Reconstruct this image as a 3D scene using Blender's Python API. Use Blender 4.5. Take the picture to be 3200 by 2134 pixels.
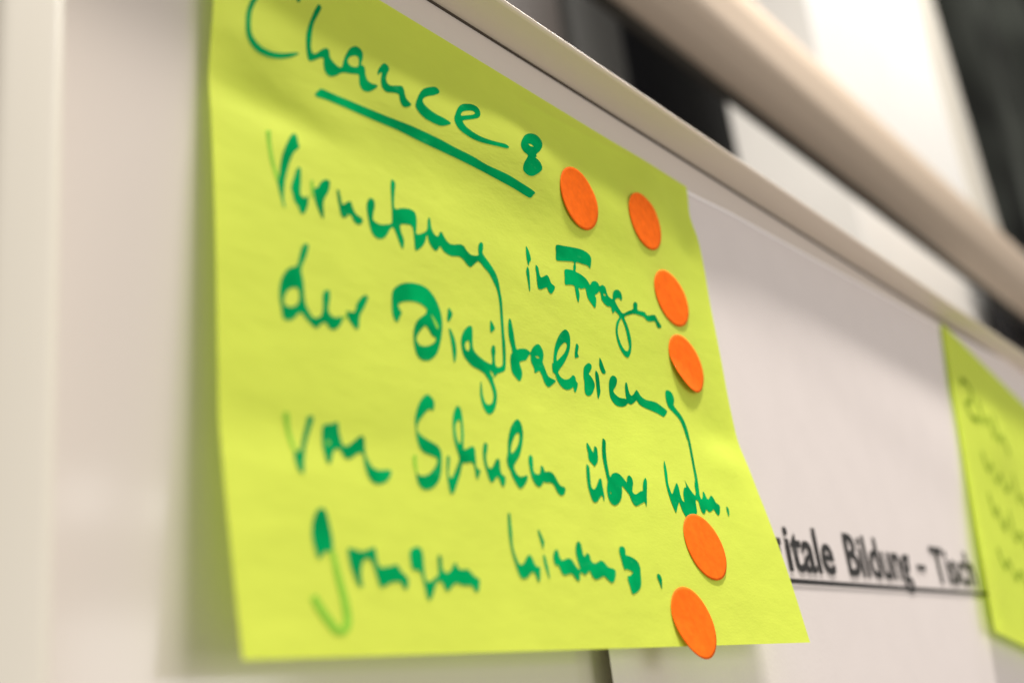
import bpy, bmesh, math, random
from mathutils import Vector, Matrix
from mathutils.geometry import delaunay_2d_cdt

sc = bpy.context.scene
for o in list(bpy.data.objects): bpy.data.objects.remove(o)

# ---------------------------------------------------------------- camera
cd = bpy.data.cameras.new('camera'); cam = bpy.data.objects.new('camera', cd); sc.collection.objects.link(cam)
cd.sensor_fit = 'HORIZONTAL'; cd.sensor_width = 36.0; cd.lens = 38.658
cd.clip_start = 0.01; cd.clip_end = 100
right = Vector((0.6251, -0.7717, -0.1172)); up = Vector((-0.1932, -0.2985, 0.9346)); fwd = Vector((0.7563, 0.5615, 0.3357))
cam.matrix_world = Matrix((( right.x, up.x, -fwd.x, -0.1166), (right.y, up.y, -fwd.y, -0.1531), (right.z, up.z, -fwd.z, -0.1715), (0, 0, 0, 1)))
cd.dof.use_dof = True; cd.dof.focus_distance = 0.292; cd.dof.aperture_fstop = 7.6
sc.camera = cam

# ---------------------------------------------------------------- light
w = bpy.data.worlds.new('World'); sc.world = w; w.use_nodes = True
bg = w.node_tree.nodes['Background']; bg.inputs[0].default_value = (1.0, 0.94, 0.87, 1); bg.inputs[1].default_value = 0.425
sc.view_settings.view_transform = 'Standard'; sc.view_settings.look = 'None'
sc.view_settings.exposure = 0.0; sc.view_settings.gamma = 1.0; sc.view_settings.use_curve_mapping = False

def area(name, loc, target, size, watt, col):
    l = bpy.data.lights.new(name, 'AREA'); l.shape = 'SQUARE'; l.size = size; l.energy = watt; l.color = col
    o = bpy.data.objects.new(name, l); sc.collection.objects.link(o); o.location = loc
    o.rotation_euler = (Vector(target) - Vector(loc)).to_track_quat('-Z', 'Y').to_euler()  # local x stays level: a tube-shaped lamp lies along the board
    return o
area('ceiling_lamp', (0.30, -0.385, 1.62), (0.15, 0, -0.05), 0.12, 56.0, (1.0, 0.95, 0.88)); bpy.data.lights['ceiling_lamp'].shape = 'RECTANGLE'; bpy.data.lights['ceiling_lamp'].size = 0.42; bpy.data.lights['ceiling_lamp'].size_y = 0.11
area('room_lamp', (0.42, -1.75, -0.26), (0.1, 0, -0.1), 0.80, 6.8, (1.0, 0.95, 0.89))
area('added_column_lamp', (2.3, -0.30, 2.5), (2.2, 0.4, 0.9), 0.6, 42.0, (1.0, 0.97, 0.93))  # unseen lamp added to brighten the white column
def pane(loc, sx, sz, watt):
    l = bpy.data.lights.new('reflection_lamp', 'AREA'); l.shape = 'RECTANGLE'; l.size = sx; l.size_y = sz; l.energy = watt; l.color = (1.0, 0.97, 0.93)
    o = bpy.data.objects.new('reflection_lamp', l); sc.collection.objects.link(o); o.location = loc; o.rotation_euler = (math.radians(90), 0, 0)
# unseen lamps added so the glossy board mirrors bright patches beside the note
pane((0.690, -1.2, 0.200), 0.075, 0.058, 0.06); pane((0.86, -1.2, 0.198), 0.16, 0.044, 0.10); pane((0.84, -1.2, -0.085), 0.36, 0.26, 1.0)

# ---------------------------------------------------------------- materials
def mat(name, col, rough=0.5, spec=0.5, metal=0.0, var=0.0, vscale=40.0, bump=0.0, bscale=400.0, transl=None, tfac=0.0, stretch=None, detail=4.0):
    m = bpy.data.materials.new(name); m.use_nodes = True; nt = m.node_tree; N = nt.nodes; L = nt.links
    b = N['Principled BSDF']; b.inputs['Roughness'].default_value = rough; b.inputs['Metallic'].default_value = metal
    b.inputs['Specular IOR Level'].default_value = spec
    b.inputs['Base Color'].default_value = (*col, 1)
    tc = N.new('ShaderNodeTexCoord'); src = tc.outputs['Object']
    if stretch:
        mp = N.new('ShaderNodeMapping'); mp.inputs['Scale'].default_value = stretch; L.new(src, mp.inputs['Vector']); src = mp.outputs[0]
    colout = None
    if var:
        nz = N.new('ShaderNodeTexNoise'); nz.inputs['Scale'].default_value = vscale; nz.inputs['Detail'].default_value = detail
        L.new(src, nz.inputs['Vector'])
        r = N.new('ShaderNodeValToRGB'); L.new(nz.outputs['Fac'], r.inputs[0])
        r.color_ramp.elements[0].position = 0.3; r.color_ramp.elements[1].position = 0.7
        r.color_ramp.elements[0].color = (*[c * (1 - var) for c in col], 1); r.color_ramp.elements[1].color = (*[min(1, c * (1 + var)) for c in col], 1)
        L.new(r.outputs[0], b.inputs['Base Color']); colout = r.outputs[0]
    if bump:
        nb = N.new('ShaderNodeTexNoise'); nb.inputs['Scale'].default_value = bscale; nb.inputs['Detail'].default_value = 6
        L.new(src, nb.inputs['Vector'])
        bp = N.new('ShaderNodeBump'); bp.inputs['Strength'].default_value = bump; bp.inputs['Distance'].default_value = 0.0004
        L.new(nb.outputs['Fac'], bp.inputs['Height']); L.new(bp.outputs[0], b.inputs['Normal'])
    if transl:
        t = N.new('ShaderNodeBsdfTranslucent'); t.inputs[0].default_value = (*transl, 1)
        mx = N.new('ShaderNodeMixShader'); mx.inputs[0].default_value = tfac
        out = N['Material Output']; L.new(b.outputs[0], mx.inputs[1]); L.new(t.outputs[0], mx.inputs[2]); L.new(mx.outputs[0], out.inputs[0])
    return m

M_BOARD = mat('cream_board_enamel', (0.68, 0.615, 0.565), rough=0.12, spec=0.5, var=0.012, vscale=9)
M_RAIL = mat('beige_lacquered_rail', (0.80, 0.69, 0.58), rough=0.42, spec=0.4, var=0.03, vscale=30, stretch=(0.2, 3, 3))
M_STILE = mat('pale_beige_stile', (0.655, 0.615, 0.535), rough=0.35, spec=0.45, var=0.02, vscale=25, stretch=(3, 3, 0.2))
M_PAPER = mat('white_printing_paper', (0.745, 0.68, 0.66), rough=0.75, spec=0.2, var=0.015, vscale=60, bump=0.12, bscale=900)
M_NOTE = mat('neon_yellow_green_note_paper', (0.82, 0.90, 0.12), rough=0.62, spec=0.18, var=0.03, vscale=55, transl=(0.58, 0.92, 0.05), tfac=0.36, detail=8)
def crinkle(m):
    """paper relief: fine fibres plus soft handling creases running roughly along the lines of writing"""
    nt = m.node_tree; N = nt.nodes; L = nt.links; tc = [n for n in N if n.type == 'TEX_COORD'][0]
    def noise(scale, vec, detail, rough=0.6):
        mp = N.new('ShaderNodeMapping'); mp.inputs['Scale'].default_value = vec; mp.inputs['Rotation'].default_value = (0, math.radians(14), 0)
        nz = N.new('ShaderNodeTexNoise'); nz.inputs['Scale'].default_value = scale; nz.inputs['Detail'].default_value = detail; nz.inputs['Roughness'].default_value = rough
        L.new(tc.outputs['Object'], mp.inputs[0]); L.new(mp.outputs[0], nz.inputs['Vector']); return nz.outputs['Fac']
    def bump(h, dist, st, prev=None):
        bp = N.new('ShaderNodeBump'); bp.inputs['Strength'].default_value = st; bp.inputs['Distance'].default_value = dist; L.new(h, bp.inputs['Height'])
        if prev: L.new(prev, bp.inputs['Normal'])
        return bp.outputs[0]
    n = bump(noise(26, (1, 1, 1.6), 3), 0.0035, 0.17)
    n = bump(noise(120, (0.5, 1, 1.3), 4), 0.0007, 0.17, n)
    n = bump(noise(1500, (0.5, 1, 1), 3), 0.00008, 0.6, n)
    for q in N:
        if q.type in ('BSDF_PRINCIPLED', 'BSDF_TRANSLUCENT'): L.new(n, q.inputs['Normal'])
crinkle(M_NOTE)
M_INK = mat('green_marker_ink', (0.0012, 0.29, 0.085), rough=0.6, spec=0.0, var=0.30, vscale=90, detail=8)
def streaks(m):
    nt = m.node_tree; N = nt.nodes; L = nt.links; tc = [n for n in N if n.type == 'TEX_COORD'][0]; b = N['Principled BSDF']
    base = b.inputs['Base Color'].links[0].from_socket
    mp = N.new('ShaderNodeMapping'); mp.inputs['Scale'].default_value = (0.35, 1, 1.0); mp.inputs['Rotation'].default_value = (0, math.radians(-20), 0)
    nz = N.new('ShaderNodeTexNoise'); nz.inputs['Scale'].default_value = 420; nz.inputs['Detail'].default_value = 5; nz.inputs['Roughness'].default_value = 0.7
    L.new(tc.outputs['Object'], mp.inputs[0]); L.new(mp.outputs[0], nz.inputs['Vector'])
    r = N.new('ShaderNodeValToRGB'); r.color_ramp.elements[0].position = 0.60; r.color_ramp.elements[1].position = 0.80
    r.color_ramp.elements[0].color = (0, 0, 0, 1); r.color_ramp.elements[1].color = (0.55, 0.55, 0.55, 1); L.new(nz.outputs['Fac'], r.inputs[0])
    mx = N.new('ShaderNodeMixRGB'); L.new(r.outputs[0], mx.inputs[0]); L.new(base, mx.inputs[1]); mx.inputs[2].default_value = (0.05, 0.48, 0.16, 1)
    L.new(mx.outputs[0], b.inputs['Base Color'])
streaks(M_INK)
M_INK2 = mat('dark_olive_marker_ink', (0.22, 0.33, 0.03), rough=0.6, spec=0.0, var=0.2, vscale=90)
M_THIN = mat('thin_dry_marker_ink', (0.24, 0.52, 0.045), rough=0.6, spec=0.08, var=0.12, vscale=220)
M_DOT = mat('orange_sticker_paper', (0.94, 0.150, 0.008), rough=0.55, spec=0.04, var=0.11, vscale=420, bump=0.25, bscale=500, detail=7)
M_PRINT = mat('black_toner', (0.022, 0.021, 0.021), rough=0.5, spec=0.3, var=0.1, vscale=300)
M_TUBE = mat('brushed_tan_tube', (0.66, 0.54, 0.425), rough=0.4, spec=0.5, var=0.13, vscale=60, stretch=(0.02, 6, 6))
M_WHITE = mat('white_painted_plaster', (0.86, 0.84, 0.80), rough=0.7, var=0.02, vscale=6)
M_GREYW = mat('grey_painted_panel', (0.058, 0.058, 0.055), rough=0.6, var=0.06, vscale=4)
M_BLACK = mat('black_window_glass', (0.006, 0.006, 0.008), rough=0.25, spec=0.3, var=0.2, vscale=3)
M_BROWN = mat('dark_brown_panel', (0.062, 0.050, 0.043), rough=0.6, var=0.1, vscale=5)
M_CURT = mat('dark_grey_green_curtain', (0.085, 0.095, 0.083), rough=0.85, var=0.95, vscale=2.2, stretch=(1, 1, 0.7), detail=1)

# ---------------------------------------------------------------- helpers
def add(name, me, m, parent=None, smooth=True):
    o = bpy.data.objects.new(name, me); sc.collection.objects.link(o)
    if m: me.materials.append(m)
    if smooth:
        for p in me.polygons: p.use_smooth = True
    if parent: o.parent = parent
    return o
def tag(o, label, cat, group=None):
    o['label'] = label; o['category'] = cat
    if group: o['group'] = group
    return o
def empty(name, loc=(0, 0, 0)):
    o = bpy.data.objects.new(name, None); sc.collection.objects.link(o); o.location = loc; o.empty_display_size = 0.02
    return o
def grid(nx, ny, fn, flip=False):
    v = [fn(i / nx, j / ny) for j in range(ny + 1) for i in range(nx + 1)]; f = []
    for j in range(ny):
        for i in range(nx):
            a = j * (nx + 1) + i; q = (a, a + nx + 1, a + nx + 2, a + 1); f.append(q[::-1] if flip else q)
    me = bpy.data.meshes.new('sheet'); me.from_pydata(v, [], f); me.update(); return me
def box_mesh(lo, hi, bevel=0.0, seg=3):
    bm = bmesh.new(); bmesh.ops.create_cube(bm, size=1.0)
    for v in bm.verts: v.co = Vector([(lo[k] + hi[k]) / 2 + v.co[k] * (hi[k] - lo[k]) for k in range(3)])
    if bevel: bmesh.ops.bevel(bm, geom=bm.edges[:], offset=bevel, segments=seg, affect='EDGES', profile=0.5)
    me = bpy.data.meshes.new('box'); bm.to_mesh(me); bm.free(); return me
def prism_x(sec, x0, x1):
    """extrude a (y, z) section along x"""
    n = len(sec); v = [(x0, y, z) for y, z in sec] + [(x1, y, z) for y, z in sec]
    f = [(i, (i + 1) % n, n + (i + 1) % n, n + i) for i in range(n)] + [tuple(range(n))[::-1], tuple(range(n, 2 * n))]
    me = bpy.data.meshes.new('profile'); me.from_pydata(v, [], f); me.update()
    bm = bmesh.new(); bm.from_mesh(me); bmesh.ops.recalc_face_normals(bm, faces=bm.faces); bm.to_mesh(me); bm.free()
    return me
def sstep(a, b, x):
    t = max(0.0, min(1.0, (x - a) / (b - a))); return t * t * (3 - 2 * t)

# ---------------------------------------------------------------- the board
board = empty('whiteboard', (0.6, 0.015, -0.9))
tag(board, 'cream enamel whiteboard with beige frame, the notes hang on it', 'whiteboard')
def bpart(name, me, m, smooth=True):
    me.transform(Matrix.Translation((-0.6, -0.015, 0.9)))
    return add(name, me, m, board, smooth)
bpart('panel', box_mesh((-0.034, 0.0, -0.9), (2.2, 0.018, 0.02)), M_BOARD, False)
# top rail: flat underside, nose 13 mm proud of the panel, top face falling back
sec = [(0.0, 0.0127), (-0.0119, 0.0127), (-0.0126, 0.0129), (-0.0130, 0.0134), (-0.0127, 0.0140), (0.021, 0.046), (0.021, 0.0127)]
bpart('top_rail', prism_x(sec, -0.05, 2.2), M_RAIL, False)
sh = prism_x([(-0.0005, 0.0121), (-0.0005, 0.0129), (0.001, 0.0129), (0.001, 0.0121)], -0.036, 2.2)
M_GASK = mat('dark_brown_gasket', (0.055, 0.04, 0.026), rough=0.7)
bpart('gasket', sh, M_GASK, False)
st = box_mesh((-0.0490, -0.0132, -0.9), (-0.0365, 0.02, 0.0127), bevel=0.0028, seg=5)
bpart('side_stile', st, M_STILE)
bpart('side_flange', box_mesh((-0.09, -0.008, -0.9), (-0.0490, 0.02, 0.0127), bevel=0.001), M_STILE)

# ---------------------------------------------------------------- printed sheet
def paper_y(x, z):
    o = 0.0006 + 0.0042 * sstep(0.150, 0.108, x) * sstep(-0.06, -0.15, z)
    s = (x - 0.2036) * 0.2425 + (z + 0.031) * 0.970
    k = sstep(0.205, 0.235, x)
    o += k * 0.0009 * (0.5 + 0.5 * math.tanh(s / 0.013)) * sstep(0.05, 0.0, s - 0.02)
    o += 0.0008 * sstep(-0.15, -0.26, z) * (1 + math.sin(x * 13))
    return -o
PW, PH = 0.594, 0.841
def paper_pt(u, v):
    x = 0.1062 + u * PW - v * PH * 0.004; z = -0.0046 + 0.0345 * u * PW / 1.0 - v * PH
    return (x, paper_y(x, z), z)
paper = add('printed_sheet', grid(240, 320, paper_pt), M_PAPER)
tag(paper, 'large white printed sheet with black underlined heading, behind the two notes', 'poster')
def word_mesh(txt):
    cu = bpy.data.curves.new('word', 'FONT'); cu.body = txt; cu.size = 1.0; cu.offset = 0.017; cu.fill_mode = 'FRONT'; cu.resolution_u = 3
    o = bpy.data.objects.new('tmp', cu); sc.collection.objects.link(o)
    dg = bpy.context.evaluated_depsgraph_get(); me = bpy.data.meshes.new_from_object(o.evaluated_get(dg))
    bpy.data.objects.remove(o); return me
CAP = None
def heading(txt, x0, x1, base, cap, name):
    me = word_mesh(txt); xs = [v.co.x for v in me.vertices]; a, b = min(xs), max(xs)
    for v in me.vertices:
        x = x0 + (v.co.x - a) / (b - a) * (x1 - x0); z = base + v.co.y / 0.70 * cap
        v.co = (x, paper_y(x, z) - 0.0004, z)
    return add(name, me, M_PRINT, paper, False)
for t, x0, x1 in (('Di', 0.1860, 0.2060), ('g', 0.2085, 0.2195), ('itale', 0.2225, 0.2605), ('Bildung', 0.2722, 0.3370), ('\u2013', 0.3445, 0.3550), ('Tisch', 0.3645, 0.4220), ('4', 0.427, 0.437)):
    if t == '4': continue
    heading(t, x0, x1, -0.1316, 0.0152, 'printed_word')
add('printed_underline', grid(120, 1, lambda u, v: (0.1850 + u * 0.2600, paper_y(0.1850 + u * 0.2600, -0.135) - 0.00042, -0.1344 - v * 0.0016)), M_PRINT, paper, False)

M_EDGE = mat('painted_edge_highlight', (0.93, 0.88, 0.87), rough=0.8, spec=0.1)  # highlight along the sheet's top edge, painted as a paler strip
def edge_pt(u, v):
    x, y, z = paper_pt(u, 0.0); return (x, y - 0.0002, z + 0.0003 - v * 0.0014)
add('edge_highlight_strip', grid(200, 1, edge_pt), M_EDGE, paper)

# ---------------------------------------------------------------- the note
WID,HGT=0.2,0.158
# (z below top edge in metres, distance off the board in metres)
RIGHT=[(0,.0012),(.012,.0013),(.022,.0019),(.034,.0024),(.0625,.0036),(.08,.0040),(.0914,.0049),(.106,.0077),(.1195,.0107),(.137,.0140),(.156,.0168)]
LEFT=[(0, 0.0006), (0.012, 0.00061), (0.0265, 0.00184), (0.0484, 0.00313), (0.0607, 0.00394), (0.0779, 0.00496), (0.0913, 0.00558), (0.1026, 0.00605), (0.1126, 0.00653), (0.1269, 0.00768), (0.139, 0.00911), (0.151, 0.01061), (0.156, 0.01129)]
BUMPS=[(-.004,.022,.030,.012,.0018),(.100,.027,.085,.014,.0030),(.172,.013,.014,.009,.0024),(.095,.019,.018,.009,.0013),(.125,.030,.012,.010,-.0006),(.055,.024,.014,.008,.0004),(.01,.034,.012,.007,.0007),(.016,.048,.016,.005,-.0009),(.030,.044,.010,.006,.0005),(.190,.028,.007,.006,-.0007),(.188,.094,.014,.006,-.0007),(.183,.104,.012,.006,.0006),(.020,.118,.030,.006,-.0005),(.120,.100,.030,.012,-.0004),(.075,.060,.020,.014,.0004)]
def prof(tab,z):
    n=len(tab)
    if z>=tab[-1][0]:
        a,b=tab[-2],tab[-1];return b[1]+(b[1]-a[1])/(b[0]-a[0])*(z-b[0])
    i=0
    while i<n-2 and z>tab[i+1][0]: i+=1
    p1,p2=tab[i],tab[i+1];p0=tab[max(i-1,0)];p3=tab[min(i+2,n-1)]
    h=p2[0]-p1[0];u=(z-p1[0])/h
    m1=(p2[1]-p0[1])/(p2[0]-p0[0])*h;m2=(p3[1]-p1[1])/(p3[0]-p1[0])*h
    return (2*u**3-3*u*u+1)*p1[1]+(u**3-2*u*u+u)*m1+(-2*u**3+3*u*u)*p2[1]+(u**3-u*u)*m2
def note(x,d):
    """x: metres from the left edge, d: metres down from the top edge -> local x, y(out is negative), z"""
    s=x/WID
    o=prof(LEFT,d)*(1-s)+prof(RIGHT,d)*s
    for bx,bd,sx,sd,a in BUMPS: o+=a*math.exp(-((x-bx)/sx)**2-((d-bd)/sd)**2)
    return (x-.0595*d-.0016*s*s*math.exp(-((d-.0125)/.006)**2)+(1-s)*.37*prof(LEFT,d), -o, .0025*(1-s)-d)

def bottom(x): return 0.1563 + 0.0018 * (1 - x / WID)
def note_mesh(fn, nx=200, ny=160):
    return grid(nx, ny, lambda u, v: fn(u * WID, v * bottom(u * WID)))
note1 = add('sticky_note', note_mesh(note, 400, 320), M_NOTE)
tag(note1, 'large neon yellow-green sticky note with green handwriting, foremost on the board', 'sticky note')

def smooth_closed(p, n=3):
    out = []; N = len(p)
    for i in range(N):
        a, b, c, d = p[i - 1], p[i], p[(i + 1) % N], p[(i + 2) % N]
        for k in range(n):
            t = k / n
            out.append(tuple(0.5 * (2 * b[q] + (c[q] - a[q]) * t + (2 * a[q] - 5 * b[q] + 4 * c[q] - d[q]) * t * t + (3 * b[q] - a[q] - 3 * c[q] + d[q]) * t ** 3) for q in (0, 1)))
    return out
def inside(p, poly):
    x, y = p; c = False; j = len(poly) - 1
    for i in range(len(poly)):
        xi, yi = poly[i]; xj, yj = poly[j]
        if (yi > y) != (yj > y) and x < (xj - xi) * (y - yi) / (yj - yi) + xi: c = not c
        j = i
    return c
def ink_mesh(shapes, fn, off, cell=None):
    """shapes: [(outline, [holes])] in mm on the note -> flat ink following the note's surface"""
    verts = []; edges = []; keep = []
    for outer, holes in shapes:
        rings = [smooth_closed(outer)] + [smooth_closed(h) for h in holes]
        xs = [p[0] for p in rings[0]]; ys = [p[1] for p in rings[0]]
        keep.append((rings[0], rings[1:], (min(xs), max(xs), min(ys), max(ys))))
        for r in rings:
            s = len(verts); verts += [Vector(p) for p in r]
            edges += [(s + i, s + (i + 1) % len(r)) for i in range(len(r))]
    for o, hs, bb in keep:                                           # inner points so that the ink follows the bent paper
        y = bb[2] + 0.6
        while y < bb[3]:
            x = bb[0] + 0.6
            while x < bb[1]:
                if inside((x, y), o): verts.append(Vector((x, y)))
                x += 1.3
            y += 1.3
    vo, eo, fo, _, _, _ = delaunay_2d_cdt(verts, edges, [], 0, 1e-4)
    faces = []
    for f in fo:
        c = sum((vo[i] for i in f), Vector((0, 0))) / len(f)
        for o, hs, bb in keep:
            if bb[0] <= c.x <= bb[1] and bb[2] <= c.y <= bb[3] and inside(c, o) and not any(inside(c, h) for h in hs):
                faces.append(tuple(f)); break
    pts = []
    for v in vo:
        x, y, z = fn(v.x / 1000, v.y / 1000); pts.append((x, y - off, z - off * 0.1))
    me = bpy.data.meshes.new('ink'); me.from_pydata(pts, [], faces); me.update()
    bm = bmesh.new(); bm.from_mesh(me)
    bmesh.ops.delete(bm, geom=[v for v in bm.verts if not v.link_faces], context='VERTS')
    for f in bm.faces:
        if f.normal.y > 0: f.normal_flip()
    bm.to_mesh(me); bm.free(); return me
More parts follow.
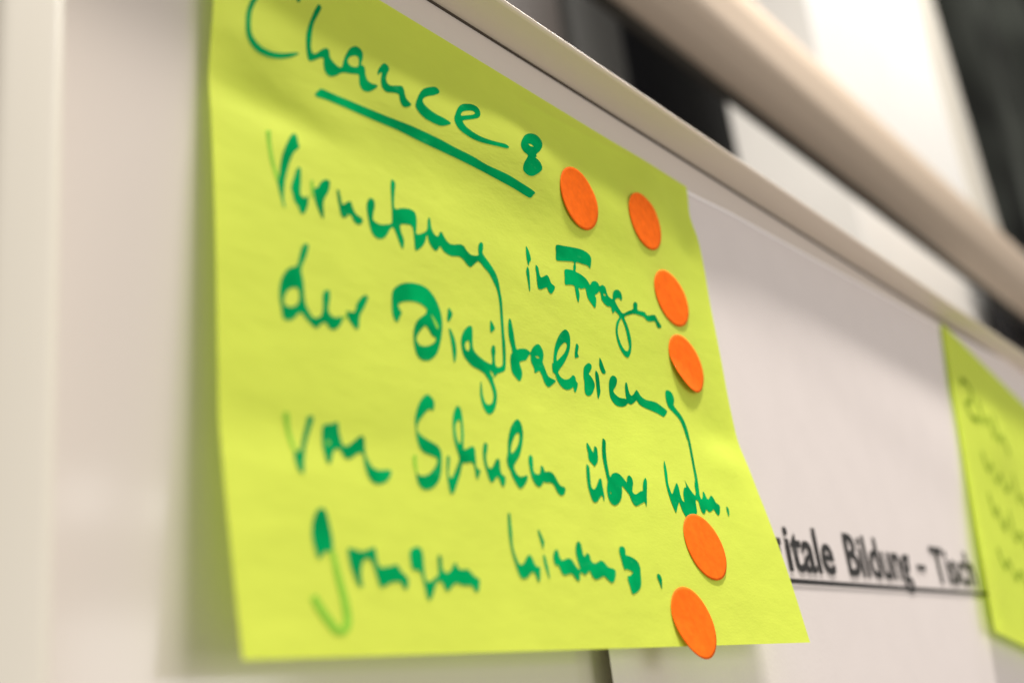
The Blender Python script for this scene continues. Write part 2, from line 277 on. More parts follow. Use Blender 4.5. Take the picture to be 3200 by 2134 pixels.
INK = [
('chance', 0, [[[2456,1594,2536,1352,2419,1168,2055,1261,1600,1605,1197,2070,946,2439,803,2828,774,3144,794,3372,876,3536,1032,3650,1213,3683,1463,3644,1713,3549,1946,3414,2116,3287,2218,3184,2213,3167,2096,3213,1927,3306,1710,3416,1491,3491,1279,3512,1141,3488,1002,3408,922,3286,901,3083,934,2788,1068,2447,1276,2144,1619,1742,2008,1442,2308,1353,2387,1486,2364,1646]],
  [[3071,1302,3150,1323,3102,1470,2936,1759,2770,2055,2672,2318,2614,2564,2580,2805,2606,2935,2662,2965,2760,2888,2878,2758,2998,2654,3081,2627,3125,2680,3132,2810,3192,2883,3287,2940,3402,2968,3485,2915,3568,2660,3679,2436,3815,2237,3983,2090,4111,2049,4198,2105,4215,2214,4172,2367,4100,2560,4185,2598,4203,2676,4205,2811,4258,2936,4391,2967,4561,2939,4525,3028,4354,3186,4219,3257,4085,3256,4003,3134,3993,2935,3944,2913,3727,2995,3562,3045,3447,3105,3333,3213,3171,3322,3043,3329,2964,3253,2933,3099,2936,2970,2856,2979,2726,3083,2583,3193,2489,3197,2443,3024,2435,2800,2463,2550,2583,2207,2813,1745,2981,1441],[3803,2484,3932,2405,4017,2395,4033,2498,3988,2674,3872,2752,3756,2767,3678,2713,3706,2593]],
  [[4885,2156,4991,2154,5021,2276,4919,2457,4856,2645,4897,2750,5018,2758,5201,2679,5368,2621,5430,2703,5455,2846,5523,2938,5648,3005,5592,3087,5448,3169,5340,3159,5269,3042,5237,2907,5078,2929,4867,3002,4747,2978,4683,2872,4687,2689,4737,2509,4659,2577,4590,2646,4620,2500,4742,2311]],
  [[6793,2043,6775,2164,6548,2346,6266,2511,6099,2647,6062,2762,6150,2841,6337,2897,6553,2924,6798,2920,7042,2958,6938,3057,6715,3174,6497,3211,6258,3211,6163,3211,5975,3157,5836,3064,5792,2971,5848,2795,5970,2564,6166,2327,6473,2120,6681,2017]],
  [[7769,2066,8056,1962,8243,1995,8269,2166,8160,2343,7899,2504,7571,2666,7502,2734,7602,2834,7851,2896,8107,2917,8421,2898,8797,2838,9127,2775,9282,2805,9179,2883,8848,2949,8417,3037,8049,3095,7689,3094,7387,3035,7242,2937,7181,2784,7258,2590,7414,2333,7586,2169],[7470,2522,7570,2403,7802,2274,7993,2215,8040,2262,7932,2350,7651,2488,7476,2569]],
  [[10498,1854,10878,1734,11043,1851,10962,2082,10739,2344,10508,2551,10524,2609,10450,2681,10532,2691,10685,2757,10750,2900,10600,3079,10320,3278,10110,3332,9931,3296,9869,3199,9927,3020,10051,2834,10088,2738,9909,2703,9801,2579,9865,2384,10111,2098],[10179,2361,10321,2309,10428,2344,10267,2390]]]),
('underline', 0, [[[2879,3761,3196,3742,3888,3692,4907,3631,5660,3573,6597,3560,7185,3582,7842,3585,8425,3627,9197,3606,9763,3645,10392,3710,10338,3820,10213,3944,10004,3954,9486,3911,8924,3892,8119,3867,7344,3859,6603,3867,5893,3874,5216,3861,4564,3895,3551,3947,2935,3996,2754,4028,2683,3985,2757,3872]]]),
('vernetzung', 1, [[[1355,5429,1474,5377,1456,5630,1474,5911,1524,6202,1602,6403,1578,6590,1539,6579,1483,6397,1403,6146,1366,5876,1346,5622]],
  [[2456,6204,2518,6181,2532,6426,2488,6598,2442,6588,2428,6358]]]),
('vernetzung', 0, [[[2105,5174,2190,5181,2203,5374,2217,5480,2066,5650,1960,5851,1853,6129,1758,6448,1711,6719,1688,6929,1712,7096,1659,7065,1616,6879,1573,6693,1555,6548,1607,6401,1655,6126,1733,5835,1881,5508,2018,5268]],
  [[2120,6014,2194,5999,2194,6183,2171,6400,2145,6616,2198,6674,2271,6674,2329,6602,2355,6644,2333,6807,2260,6985,2180,7088,2109,7074,2061,6951,1969,6856,1937,6715,1905,6573,1944,6431,2015,6249,2070,6098]],
  [[2564,6336,2642,6294,2731,6143,2862,6028,2987,6009,2991,6128,2928,6311,2821,6481,2760,6659,2756,6868,2729,7006,2672,6974,2596,6819,2536,6659,2519,6509,2514,6393]],
  [[3188,6164,3251,6155,3281,6319,3313,6468,3414,6407,3483,6342,3580,6322,3615,6445,3697,6578,3837,6612,3888,6676,3836,6773,3719,6825,3611,6794,3559,6678,3466,6669,3394,6759,3312,6800,3240,6745,3212,6556,3185,6353]],
  [[4198,6011,4295,6033,4304,6182,4239,6369,4206,6517,4265,6579,4429,6594,4638,6526,4782,6452,4819,6287,4841,6056,4861,5766,4878,5475,4916,5303,4967,5256,5045,5329,5000,5546,4955,5762,4938,6023,5194,5923,5447,5866,5602,5901,5635,6048,5603,6287,5579,6464,5728,6418,5925,6285,5982,6138,6011,5984,6075,5876,6111,5952,6111,6126,6181,6277,6286,6316,6351,6253,6401,6165,6477,6156,6537,6253,6653,6363,6803,6375,7087,6283,7223,6292,7327,6393,7478,6451,7732,6384,7756,6234,7805,6069,7906,5971,7985,5998,7959,6142,7924,6273,8042,6387,8228,6541,8371,6708,8443,6925,8467,7175,8492,7381,8459,7825,8421,8266,8409,8554,8371,8846,8306,9141,8231,9283,8090,9359,7911,9431,7813,9506,7774,9417,7903,9294,8036,9242,8154,9173,8211,9049,8262,8728,8312,8292,8349,7852,8372,7470,8337,7159,8238,6980,8100,6784,7910,6661,7722,6552,7544,6680,7387,6803,7253,6763,7147,6679,6997,6636,6720,6702,6534,6685,6429,6631,6346,6556,6278,6647,6176,6728,6072,6680,5978,6567,5945,6407,5907,6419,5850,6578,5720,6757,5522,6913,5475,6872,5480,6635,5480,6410,5424,6301,5281,6319,5137,6357,5059,6432,5073,6594,5140,6753,5107,6942,5057,7006,4999,6920,4920,6725,4852,6581,4805,6541,4689,6660,4606,6796,4492,6913,4352,6978,4221,6971,4131,6892,4082,6747,4056,6539,4037,6328,4063,6182,4126,6064]]]),
('der', 0, [[[2197,7756,2267,7784,2226,7944,2157,8111,2059,8309,2037,8435,2069,8594,2082,8804,2083,8992,2114,9149,2188,9270,2265,9357,2378,9341,2483,9268,2537,9136,2557,8964,2563,8819,2615,8709,2692,8652,2763,8681,2750,8842,2707,8998,2697,9120,2762,9199,2877,9219,3030,9153,3052,9224,2980,9362,2883,9456,2777,9509,2678,9492,2613,9413,2543,9407,2452,9475,2360,9567,2277,9563,2171,9496,2066,9417,1989,9343,1920,9360,1847,9424,1774,9511,1650,9575,1544,9578,1495,9511,1477,9356,1449,9158,1462,8924,1512,8748,1602,8582,1704,8459,1832,8386,1933,8321,1983,8186,2038,8001,2105,7846],[1860,8828,1927,8845,1947,8957,1924,9104,1834,9220,1695,9278,1588,9271,1554,9176,1603,9025,1719,8889]],
  [[3256,8980,3377,8974,3445,8908,3489,8774,3597,8622,3734,8498,3844,8494,3819,8589,3703,8793,3595,8945,3543,9080,3517,9234,3460,9340,3372,9317,3289,9240,3223,9159,3189,9045,3202,8981]]]),
('der', 1, [[[3040,9203,3090,9143,3202,9066,3188,9119,3083,9217]]]),
('digitalisierung', 0, [[[5161,7817,5446,7766,5728,7784,5927,7907,6065,8088,6143,8312,6151,8579,6073,8891,5952,9182,5808,9397,5604,9557,5421,9621,5253,9605,5153,9486,5127,9288,5138,9080,5194,8886,5306,8703,5482,8555,5599,8473,5669,8350,5624,8295,5454,8245,5244,8251,5032,8301,4853,8373,4760,8449,4781,8547,4839,8623,4755,8759,4673,8882,4594,8850,4546,8708,4554,8501,4582,8262,4649,8114,4799,7981,4981,7879],[5577,8756,5656,8816,5743,8940,5861,8979,5827,9079,5667,9193,5480,9266,5307,9273,5235,9186,5251,9079,5358,8938,5500,8800],[5802,8423,5912,8530,5996,8643,5981,8739,5921,8714,5852,8571]],
  [[6431,8104,6516,8165,6542,8241,6467,8368,6390,8454,6335,8427,6372,8255]],
  [[6391,8616,6468,8719,6531,8893,6536,9134,6476,9334,6406,9468,6384,9353,6386,9086,6372,8849,6356,8678]],
  [[7109,8391,7205,8396,7194,8578,7159,8779,7148,8945,7241,9062,7418,9147,7603,9204,7739,9217,7798,9136,7814,8966,7822,8825,7907,8700,7985,8719,7980,8846,7922,9026,7905,9197,7973,9252,8103,9217,8102,9309,7934,9418,7807,9529,7721,9593,7733,9684,7774,9881,7749,10068,7660,10266,7546,10425,7391,10527,7266,10512,7183,10388,7149,10236,7150,10076,7195,9888,7244,9748,7268,9794,7254,9917,7244,10079,7268,10214,7322,10285,7407,10290,7524,10229,7596,10116,7634,9988,7619,9848,7568,9695,7501,9607,7416,9517,7235,9458,7049,9428,6880,9329,6756,9193,6729,8984,6756,8788,6863,8600,7002,8458],[7003,8786,7036,8820,7024,8945,6954,9056,6882,9031,6864,8927,6919,8833],[7659,9399,7732,9426,7789,9524,7740,9561,7677,9492]],
  [[7942,8052,8031,8130,8074,8233,7975,8327,7885,8376,7897,8190]],
  [[8698,7826,8760,7841,8785,7966,8805,8201,8811,8415,8840,8592,9012,8544,9181,8511,9311,8522,9396,8558,9472,8465,9597,8349,9750,8260,9865,8279,9943,8395,9946,8538,9868,8731,9913,8832,9964,8975,10025,9073,10155,9102,10288,9120,10305,9161,10187,9239,10038,9338,9925,9377,9837,9328,9779,9231,9744,9107,9669,9002,9596,9028,9479,9095,9448,9057,9448,8949,9387,8853,9368,8749,9393,8635,9336,8636,9250,8730,9166,8813,9041,8861,8898,8923,8892,9021,8927,9142,8904,9275,8811,9410,8737,9452,8628,9382,8515,9268,8503,9122,8517,8950,8565,8812,8638,8722,8634,8584,8595,8378,8602,8140,8636,7959],[9585,8637,9643,8603,9728,8602,9742,8643,9664,8660]],
  [[11084,7553,11210,7563,11276,7677,11261,7866,11178,8092,11012,8334,10816,8556,10590,8760,10493,8869,10556,8967,10703,9017,10891,8980,11039,8894,11150,8816,11250,8853,11253,8955,11315,9022,11235,9173,11124,9302,11072,9260,11073,9170,10926,9242,10749,9298,10594,9283,10459,9197,10371,9070,10334,8945,10254,8917,10251,8784,10279,8668,10332,8634,10410,8394,10519,8146,10680,7905,10869,7700],[10996,7937,11080,7964,11033,8090,10882,8271,10665,8441,10509,8548,10558,8363,10689,8176,10849,8027]],
  [[11551,7843,11631,7900,11584,8015,11533,8120,11561,8218,11469,8260,11381,8290,11383,8186,11467,7960]],
  [[12003,8304,12110,8336,12097,8432,11999,8545,11921,8630,12018,8691,12116,8823,12114,8939,12000,9099,11866,9227,11696,9292,11597,9253,11586,9130,11633,8938,11639,8777,11674,8610,11732,8483,11852,8377]],
  [[12309,8460,12385,8538,12394,8676,12372,8867,12343,9059,12256,9191,12176,9286,12155,9209,12175,9020,12204,8783,12224,8593,12262,8492]],
  [[12595,8030,12668,8127,12726,8281,12778,8413,12693,8477,12597,8473,12526,8369,12505,8255,12544,8105]],
  [[13142,8436,13274,8471,13284,8576,13176,8740,13007,8901,13077,8995,13256,9058,13504,9038,13595,9034,13603,8924,13630,8751,13677,8598,13751,8516,13803,8550,13808,8670,13825,8812,13905,8882,14029,8823,14174,8699,14262,8651,14337,8718,14433,8811,14647,8871,14910,8862,15219,8858,15501,8934,15736,9020,15669,9120,15474,9253,15367,9246,15124,9199,14790,9168,14461,9138,14231,9079,14140,8986,13983,9074,13783,9169,13645,9157,13487,9256,13283,9320,13041,9333,12888,9265,12793,9141,12787,8977,12825,8782,12889,8628,13004,8499]],
  [[16070,8325,16225,8348,16326,8458,16315,8614,16231,8769,16351,8877,16529,9014,16669,9222,16695,9529,16638,9823,16534,10223,16421,10623,16351,10946,16268,11178,16176,11387,15987,11560,15961,11453,16030,11249,16161,11057,16249,10779,16344,10407,16447,10028,16521,9693,16459,9849,16466,9514,16384,9218,16178,9060,15918,8913,15836,8775,15834,8597,15869,8438,15942,8361]]]),
('digitalisierung', 1, [[[5802,8423,5912,8530,5996,8643,5981,8739,5921,8714,5852,8571]]]),
('in', 0, [[[9850,5475,9925,5564,9973,5709,9970,5854,9894,5925,9835,6043,9802,5984,9788,5829,9810,5599]],
  [[9778,6092,9821,6199,9801,6424,9767,6681,9733,6807,9696,6762,9693,6547,9681,6333,9691,6221]],
  [[10174,5931,10259,5977,10272,6133,10318,6247,10478,6170,10613,6099,10697,6156,10761,6299,10908,6355,10840,6485,10688,6627,10577,6587,10526,6490,10396,6541,10236,6622,10120,6616,10105,6464,10128,6205,10132,6014]]]),
('fragen', 0, [[[11267,5008,11635,4923,12114,4829,12492,4773,12783,4789,12929,4866,12939,5000,12823,5273,12718,5218,12449,5238,12137,5274,12097,5447,12053,5587,12257,5604,12502,5670,12642,5783,12674,5826,12817,5685,12995,5619,13122,5652,13171,5731,13324,5649,13471,5678,13510,5840,13564,5946,13748,5984,13808,5830,13917,5680,14113,5585,14275,5619,14320,5765,14239,5909,14149,5862,14017,5886,13889,5982,13938,6107,14068,6246,14218,6319,14521,6168,14827,6021,14872,5869,15009,5745,15134,5784,15094,5919,15130,5998,15472,5959,15599,6042,15904,5949,16100,5919,16186,6043,16349,6220,16228,6303,16099,6315,15998,6142,15765,6198,15540,6235,15384,6148,15084,6151,14808,6184,14514,6291,14245,6426,14333,6628,14406,6883,14420,7151,14329,7439,14165,7658,14035,7718,13880,7668,13710,7474,13637,7226,13652,6957,13777,6692,13976,6475,13861,6384,13786,6351,13646,6454,13611,6378,13587,6265,13440,6295,13262,6246,13155,6138,13163,5966,13107,5913,12971,6016,12842,6101,12883,6208,12763,6506,12620,6443,12449,6288,12420,6096,12391,6003,12189,6081,12057,6093,12059,6291,11944,6550,11885,6435,11875,6208,11857,6074,11648,6098,11420,6151,11461,5893,11512,5681,11794,5601,11927,5579,11967,5451,12017,5302,11641,5385,11373,5456,11169,5483,11211,5240],[14047,6526,14118,6577,14201,6795,14235,7091,14247,7323,14159,7476,14034,7520,13888,7435,13776,7228,13752,7000,13860,6740],[13322,5924,13442,5926,13388,5981,13307,5979]]]),
('von', 1, [[[1410,11475,1537,11455,1547,11724,1587,11927,1639,12130,1596,12189,1530,12061,1470,11860,1437,11678]],
  [[2413,11853,2479,11855,2484,11908,2426,11938,2391,11910]]]),
('von', 0, [[[1987,11447,2120,11415,2100,11535,2006,11740,1916,11944,1848,12123,1783,12364,1745,12556,1692,12572,1628,12508,1590,12367,1579,12243,1630,12136,1701,12164,1751,12094,1775,12027,1857,11804,1941,11580]],
  [[2392,11534,2556,11498,2723,11441,2739,11590,2772,11781,2811,11885,2921,11881,3074,11784,3259,11648,3373,11643,3372,11810,3360,11990,3404,12119,3490,12242,3651,12290,3861,12254,3976,12263,3937,12369,3807,12495,3617,12571,3447,12567,3353,12479,3301,12331,3293,12177,3288,11999,3207,11988,3084,12048,2957,12130,2842,12156,2772,12099,2713,11986,2632,11986,2539,12053,2468,12214,2395,12309,2337,12274,2313,12126,2291,11956,2305,11761,2333,11607],[2413,11853,2479,11855,2484,11908,2426,11938,2391,11910]]]),
('schulen', 0, [[[5337,10415,5457,10449,5529,10539,5525,10633,5465,10754,5379,10741,5284,10784,5153,10897,5021,11027,4928,11149,4894,11279,4952,11359,5106,11435,5289,11490,5448,11549,5524,11655,5522,11781,5470,11984,5406,12169,5291,12340,5113,12481,4905,12557,4769,12542,4686,12457,4660,12322,4674,12217,4744,12261,4883,12263,5037,12211,5210,12085,5322,11966,5372,11853,5321,11806,5183,11779,5021,11756,4918,11681,4869,11565,4848,11409,4851,11249,4862,11070,4921,10898,5028,10699,5167,10528]],
  [[5693,11733,5765,11741,5733,11881,5668,12050,5640,12160,5676,12213,5743,12193,5850,12064,5982,11887,6066,11749,6053,11641,6017,11462,5998,11263,6022,11036,6062,10843,6157,10639,6276,10514,6372,10565,6389,10733,6369,10945,6338,11176,6284,11370,6266,11503,6315,11515,6435,11452,6579,11404,6633,11453,6618,11586,6595,11757,6579,11870,6632,11919,6692,11939,6623,12048,6541,12158,6505,12099,6505,11952,6499,11824,6417,11788,6265,11825,6159,11838,6099,11927,6004,12101,5861,12314,5724,12505,5632,12576,5585,12519,5577,12362,5585,12184,5621,11966,5661,11818],[6231,10854,6295,10862,6292,10995,6256,11188,6200,11364,6136,11391,6096,11285,6095,11118,6128,10964]],
  [[7022,11258,7094,11295,7042,11436,6977,11577,6954,11712,6976,11831,7052,11850,7152,11782,7276,11634,7374,11583,7415,11635,7390,11772,7387,11924,7494,11987,7497,12043,7442,12162,7379,12234,7317,12213,7280,12105,7237,12016,7155,12063,7046,12158,6974,12175,6926,12107,6891,11944,6860,11761,6870,11572,6911,11416,6971,11293]],
  [[8360,10488,8469,10536,8508,10692,8466,10902,8332,11182,8167,11423,8000,11581,7891,11701,7901,11806,7960,11896,8066,11926,8224,11885,8319,11864,8290,11955,8176,12083,7992,12208,7898,12189,7817,12084,7747,11939,7724,11827,7672,11719,7675,11564,7714,11482,7774,11357,7854,11111,7987,10853,8149,10647],[8307,10829,8336,10881,8269,11051,8146,11208,7985,11348,7888,11381,7932,11237,8043,11064,8179,10904]],
  [[8597,11336,8659,11378,8635,11521,8592,11665,8605,11762,8697,11801,8802,11759,8869,11652,8918,11556,8996,11596,9023,11693,9170,11672,9303,11690,9392,11791,9445,11906,9525,11987,9662,12003,9668,12072,9580,12182,9453,12228,9356,12194,9296,12101,9244,11987,9133,11950,8974,11967,8870,11959,8799,12035,8686,12102,8574,12079,8500,11990,8454,11858,8459,11662,8473,11502,8520,11386]]]),
('schulen', 1, [[[4671,11870,4758,11842,4732,12037,4714,12213,4672,12226,4644,12100,4648,11978]]]),
('ueber', 0, [[[11127,10665,11207,10763,11286,10910,11367,10800,11434,10720,11514,10759,11491,10882,11428,11069,11339,11179,11243,11250,11174,11298,11118,11247,11034,11189,10999,11106,11048,10923,11054,10784]],
  [[10858,11283,10922,11349,10877,11508,10825,11686,10788,11860,10849,11933,10964,11879,11096,11751,11237,11611,11316,11630,11292,11768,11271,11923,11254,12057,11177,12215,11170,12122,11151,12058,11049,12115,10892,12233,10763,12273,10683,12225,10652,12080,10645,11876,10690,11645,10756,11446,10809,11324]],
  [[11936,10436,12021,10505,11904,10785,11825,11037,11772,11283,11748,11503,11891,11407,12081,11355,12248,11385,12366,11481,12455,11571,12532,11452,12665,11356,12771,11415,12764,11547,12668,11697,12609,11803,12676,11871,12809,11842,12985,11764,13125,11725,13190,11601,13307,11445,13453,11336,13475,11426,13381,11621,13259,11836,13171,12025,13085,12162,13071,12094,13050,12047,12868,12103,12605,12193,12493,12148,12442,12046,12418,11921,12332,11822,12193,11699,12119,11854,12000,12041,11844,12171,11660,12261,11506,12250,11422,12154,11415,12003,11462,11826,11567,11651,11588,11502,11623,11222,11667,10958,11767,10703,11881,10485],[11565,11902,11602,11974,11552,11966]]]),
('kom', 0, [[[14746,10685,14740,10854,14676,11099,14571,11345,14554,11538,14590,11670,14773,11514,15029,11305,15063,11441,15024,11637,15027,11795,15116,11839,15166,11707,15213,11575,15371,11408,15490,11373,15540,11259,15535,11151,15589,11275,15685,11439,15831,11587,15938,11478,15998,11318,16052,11213,16167,11178,16214,11295,16115,11547,16142,11664,16258,11576,16376,11410,16449,11469,16467,11599,16554,11623,16696,11532,16803,11494,16879,11569,16927,11686,17074,11750,17059,11851,16908,12039,16781,12077,16711,11991,16652,11920,16486,11990,16343,12024,16221,11959,16095,12067,15991,12108,15912,12041,15902,11892,15915,11740,15809,11718,15748,11799,15681,11997,15628,12108,15408,12232,15175,12304,15024,12302,14939,12251,14866,12113,14845,11948,14829,11877,14682,12005,14499,12203,14453,12119,14410,11927,14399,11679,14439,11381,14542,11072,14631,10846]],
  [[17486,11756,17570,11804,17534,11941,17422,12072,17414,12007,17424,11862]]]),
('grenzen', 0, [[[2054,13188,2132,13223,2169,13369,2190,13550,2203,13746,2176,13942,2101,13987,2000,13977,1928,14037,1866,14104,1806,14099,1782,13997,1752,13871,1743,13712,1773,13532,1849,13362,1943,13231]],
  [[2540,13896,2669,13897,2794,13923,2926,13924,3069,13873,3211,13840,3219,13966,3221,14116,3272,14197,3432,14189,3600,14156,3721,14134,3791,14241,3890,14321,3953,14403,3919,14522,3851,14592,3788,14560,3739,14470,3626,14457,3459,14488,3309,14551,3216,14570,3175,14498,3146,14368,3113,14204,3070,14090,2989,14053,2895,14083,2816,14202,2772,14350,2764,14464,2767,14561,2708,14587,2654,14533,2596,14390,2552,14230,2532,14052]],
  [[4333,13755,4424,13785,4458,13897,4436,14091,4414,14282,4432,14411,4541,14416,4683,14341,4785,14285,4830,14107,4862,13928,4925,13880,4969,13958,4940,14119,4979,14215,5093,14219,5203,14143,5295,14040,5366,14019,5384,14099,5475,14149,5665,14131,5756,14191,5866,14277,5973,14327,5937,14455,5865,14565,5792,14585,5745,14515,5682,14455,5493,14470,5344,14439,5216,14435,5091,14518,4983,14591,4916,14559,4879,14456,4806,14397,4695,14445,4593,14603,4484,14742,4403,14775,4367,14678,4355,14525,4336,14354,4292,14236,4176,14215,4097,14193,4093,14056,4100,13900,4175,13808]]]),
('grenzen', 1, [[[2104,13982,2126,14150,2134,14342,2168,14581,2196,14783,2206,14966,2198,15141,2165,15249,2099,15297,2064,15287,1983,15176,1869,15043,1757,14883,1666,14756,1535,14811,1595,14955,1704,15125,1820,15262,1934,15392,2133,15426,2327,15306,2390,15136,2391,14940,2368,14749,2327,14544,2281,14310,2253,14120,2209,13954]]]),
('hinaus', 0, [[[7359,12824,7400,12866,7362,13069,7330,13270,7278,13453,7260,13631,7292,13823,7347,13943,7425,13954,7522,13908,7665,13768,7776,13726,7837,13795,7879,13918,7943,13977,8034,13973,8023,14071,7947,14251,7883,14315,7848,14255,7817,14142,7748,14097,7648,14149,7525,14232,7395,14255,7297,14224,7255,14104,7216,13932,7187,13689,7199,13404,7253,13114,7310,12892]],
  [[8284,13124,8330,13199,8371,13326,8389,13399,8340,13494,8279,13567,8271,13462,8260,13315,8248,13186]],
  [[8284,13689,8313,13770,8318,13878,8324,14022,8302,14184,8274,14230,8257,14132,8229,14008,8222,13865,8230,13738]],
  [[8759,13548,8819,13586,8825,13687,8878,13786,9007,13761,9140,13726,9265,13757,9334,13856,9418,13955,9498,13947,9494,13839,9475,13689,9496,13518,9590,13360,9690,13305,9759,13368,9752,13503,9753,13617,9805,13643,9877,13582,9946,13568,10003,13623,10004,13738,10107,13799,10250,13764,10400,13714,10528,13759,10633,13861,10821,13887,10896,13946,10830,14084,10723,14194,10626,14230,10515,14183,10431,14110,10344,14084,10193,14138,10019,14173,9914,14121,9872,14028,9843,13982,9763,14023,9646,14085,9550,14051,9479,14036,9424,14140,9379,14215,9317,14236,9239,14184,9167,14095,9067,14081,8871,14125,8783,14084,8737,13967,8701,13905,8611,13909,8585,13819,8593,13718,8657,13623]],
  [[11433,13309,11537,13347,11530,13439,11510,13520,11688,13551,11871,13612,11972,13698,11994,13818,11931,14001,11873,14182,11783,14303,11614,14406,11395,14471,11352,14414,11343,14279,11335,14064,11471,14029,11620,13944,11529,13899,11352,13871,11295,13899,11267,13792,11269,13633,11264,13454,11321,13350]],
  [[12712,13932,12813,13955,12843,14045,12792,14190,12725,14313,12701,14223,12672,14093,12642,14002]]])]

k = 0
for word, thin, data in INK:
    shapes = []
    for rings in data:
        rr = [[(r[i] / 100, r[i + 1] / 100) for i in range(0, len(r), 2)] for r in rings]
        shapes.append((rr[0], rr[1:]))
    nm = 'ink_underline' if word == 'underline' else ('faded_ink_stroke' if thin else 'handwritten_word')
    o = add(nm, ink_mesh(shapes, note, 0.00006 + 0.000005 * k), M_THIN if thin else M_INK, note1, False)
    k += 1

# ---------------------------------------------------------------- round stickers
def sticker(cx, cy, r, tx, ty, curl, ang):
    """stiff disc lying on the note at (cx, cy) metres, tilted by slopes tx, ty; its rim curls up by `curl` on the side facing ang"""
    rings, seg = 12, 72; h = r * 0.7
    C = Vector(note(cx, cy))
    eu = (Vector(note(cx + h, cy)) - Vector(note(cx - h, cy))).normalized()
    ev = Vector(note(cx, cy + h)) - Vector(note(cx, cy - h)); ev = (ev - eu * ev.dot(eu)).normalized()
    nn = eu.cross(ev).normalized(); nn = -nn if nn.y > 0 else nn
    pts = [(0.0, 0.0)] + [(r * i / rings * math.cos(2 * math.pi * s / seg), r * i / rings * math.sin(2 * math.pi * s / seg)) for i in range(1, rings + 1) for s in range(seg)]
    hs = []; low = 1.0
    for p, q in pts:
        c = max(0.0, (p * math.cos(ang) + q * math.sin(ang)) / r)
        H = tx * p + ty * q; N = (Vector(note(cx + p, cy + q)) - C).dot(nn)
        low = min(low, H - N); hs.append(H + curl * c * c)
    lift = 0.00018 - low * 0.35
    v = []
    for (p, q), H in zip(pts, hs):
        N = (Vector(note(cx + p, cy + q)) - C).dot(nn)
        v.append(C + eu * p + ev * q + nn * max(H + lift, N + 0.00026))
    f = [(0, 1 + s, 1 + (s + 1) % seg) for s in range(seg)]
    for i in range(rings - 1):
        for s in range(seg):
            a = 1 + i * seg + s; b = 1 + i * seg + (s + 1) % seg; f.append((a, a + seg, b + seg, b))
    n0 = len(v); v2 = [p - nn * 0.00008 for p in v]; last = 1 + (rings - 1) * seg
    f2 = [tuple(n0 + i for i in q[::-1]) for q in f]
    side = [(last + s, n0 + last + s, n0 + last + (s + 1) % seg, last + (s + 1) % seg) for s in range(seg)]
    me = bpy.data.meshes.new('sticker'); me.from_pydata([tuple(p) for p in v + v2], [], f + f2 + side); me.update()
    bm = bmesh.new(); bm.from_mesh(me); bmesh.ops.recalc_face_normals(bm, faces=bm.faces); bm.to_mesh(me); bm.free()
    return me
G6 = 'orange round stickers on the big note'
DOTS = [(0.12542, 0.03177, 0.0094, -0.01291, -0.00778, 0.0002, 2.4), (0.16221, 0.02709, 0.0094, -0.00945, -0.01439, 0.0, 2.4), (0.17276, 0.05051, 0.00936, 0.04988, 0.00706, 0.0001, 2.3), (0.17462, 0.07216, 0.00946, 0.03865, 0.02695, 0.0015, 2.2), (0.15453, 0.13088, 0.00931, 0.02879, 0.00972, 0.0001, 2.2), (0.1377, 0.15131, 0.00913, 0.01352, 0.03586, 0.0007, 2.3)]
for (cx, cy, r, tx, ty, curl, ang), lab in zip(DOTS, (
    'orange round sticker nearest the colon, at the end of the underline',
    'orange round sticker in the upper right corner of the big note',
    'orange round sticker on the right edge beside the word Fragen',
    'orange round sticker below the Fragen one, its lower rim lifting off',
    'orange round sticker just under the word kom.',
    'orange round sticker overhanging the bottom edge of the big note')):
    tag(add('round_sticker', sticker(cx, cy, r, tx, ty, curl, ang), M_DOT), lab, 'sticker', G6)

# ---------------------------------------------------------------- second note
def note2(x, d):
    lx, ly, lz = note(x, d)
    lx += 0.0595 * d
    ex = Vector((0.9848, 0, -0.1736)); ed = Vector((-0.402, 0, -0.916)) * 1.12
    P = Vector((0.4745, -0.0012, 0.0100)) + ex * lx + ed * d
    o = 0.0006 + 0.0055 * (d / 0.157) ** 1.2 + 0.002 * math.exp(-((x - 0.06) / 0.03) ** 2 - ((d - 0.05) / 0.02) ** 2)
    return (P.x, P.y - o, P.z)
note2_o = add('sticky_note', note_mesh(note2, 80, 70), M_NOTE)
tag(note2_o, 'blurred second yellow-green sticky note at the right edge', 'sticky note')
def stroke2(pts, wd):
    l = []; r = []; n = len(pts)
    for i, p in enumerate(pts):
        a = pts[max(i - 1, 0)]; b = pts[min(i + 1, n - 1)]; dx, dy = b[0] - a[0], b[1] - a[1]; dd = math.hypot(dx, dy) or 1
        l.append((p[0] - dy / dd * wd / 2, p[1] + dx / dd * wd / 2)); r.append((p[0] + dy / dd * wd / 2, p[1] - dx / dd * wd / 2))
    return (l + r[::-1], [])
SCRIB = [([[(16, 30), (22, 27), (30, 30), (26, 38), (18, 42), (24, 48), (34, 46)], [(38, 34), (42, 46), (48, 40), (54, 50)], [(60, 36), (62, 50), (70, 44), (78, 52)]], 3.0),
 ([[(30, 66), (36, 74), (42, 68), (48, 77), (56, 70), (62, 78), (70, 72)], [(80, 64), (84, 78), (92, 72), (104, 80)]], 1.9),
 ([[(30, 88), (34, 98), (40, 92), (46, 102), (52, 96)], [(60, 90), (64, 104), (74, 97), (88, 106)]], 2.2),
 ([[(28, 116), (34, 124), (42, 118), (50, 126), (60, 120), (72, 128)]], 1.9)]

for i, (pts, wd) in enumerate(SCRIB):
    add('scribbled_word', ink_mesh([stroke2(p, wd) for p in pts], note2, 0.0003 + 0.00002 * i), M_INK2, note2_o, False)

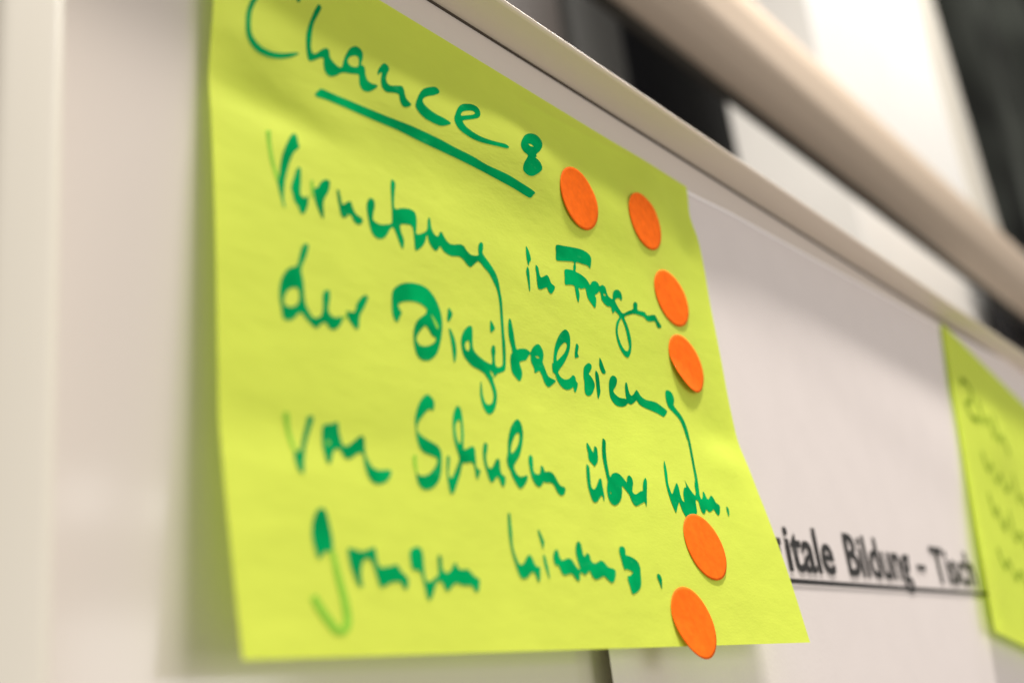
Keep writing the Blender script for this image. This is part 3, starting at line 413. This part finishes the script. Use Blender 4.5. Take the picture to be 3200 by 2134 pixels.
# ---------------------------------------------------------------- what shows above the board
TC = (0.27, 0.565); TR_ = 0.0480
def tube_r(th): return TR_ * (1 + 0.018 * math.cos(6 * th + 0.6) + 0.010 * math.cos(11 * th))
tsec = [(TR_ * 0 + tube_r(2 * math.pi * i / 96) * math.cos(2 * math.pi * i / 96), tube_r(2 * math.pi * i / 96) * math.sin(2 * math.pi * i / 96)) for i in range(96)]
tube = add('crossbar_tube', prism_x(tsec, -3.0, 7.0), M_TUBE); tube.location = (2.0, *TC)
tag(tube, 'thick ribbed tan crossbar running parallel above the board', 'crossbar')
M_UNDERSHADE = mat('dark_underside_shade', (0.035, 0.03, 0.022), rough=0.7)  # dark strip added as the shade along the tube's underside
add('underside_shade_strip', prism_x([(0.036 + 0.010 * math.cos(a * math.pi / 8), -0.034 + 0.010 * math.sin(a * math.pi / 8)) for a in range(16)], -3.0, 7.0), M_UNDERSHADE, tube)
col_ = empty('white_column', (2.2, 0.5, -0.9)); tag(col_, 'bright white square column behind the crossbar', 'column')
me = box_mesh((1.70, 0.40, -0.9), (2.62, 0.60, 3.2), 0.004); me.transform(Matrix.Translation((-2.2, -0.5, 0.9))); add('shaft', me, M_WHITE, col_, False)
me = box_mesh((2.62, 0.385, -0.9), (2.78, 0.60, 3.2), 0.004); me.transform(Matrix.Translation((-2.2, -0.5, 0.9))); add('corner_trim', me, M_STILE, col_, False)
def panel(name, lo, hi, m, label, cat):
    c = ((lo[0] + hi[0]) / 2, (lo[1] + hi[1]) / 2, lo[2]); me = box_mesh(lo, hi, 0.003); me.transform(Matrix.Translation([-q for q in c]))
    o = add(name, me, m, None, False); o.location = c; return tag(o, label, cat)
panel('brown_panel', (0.2, 0.80, -0.9), (1.46, 0.84, 3.0), M_BROWN, 'dark brown wall panel left of the grey strip', 'panel')
panel('grey_post', (1.47, 0.78, -0.9), (1.66, 0.84, 3.0), M_GREYW, 'blurred grey vertical post between the dark panels', 'post')
panel('dark_window', (1.67, 0.82, -0.9), (2.75, 0.84, 3.0), M_BLACK, 'black window pane left of the white column', 'window')
panel('dark_cabinet', (2.33, 0.33, -0.9), (3.6, 0.37, 0.72), M_BLACK, 'black cabinet edge low at the right, under the crossbar', 'cabinet')
def curt(u, v):
    x = 2.8 + u * 8.0; z = -0.9 + v * 7.0
    y = 0.95 + 0.16 * math.sin(x * 5.0 + 0.8 * z) + 0.06 * math.sin(x * 13 + 1.3 + 0.5 * z)
    return (x, y, z)
ct = add('dark_curtain', grid(260, 60, curt, True), M_CURT); tag(ct, 'dark grey-green folded curtain right of the white column', 'curtain')
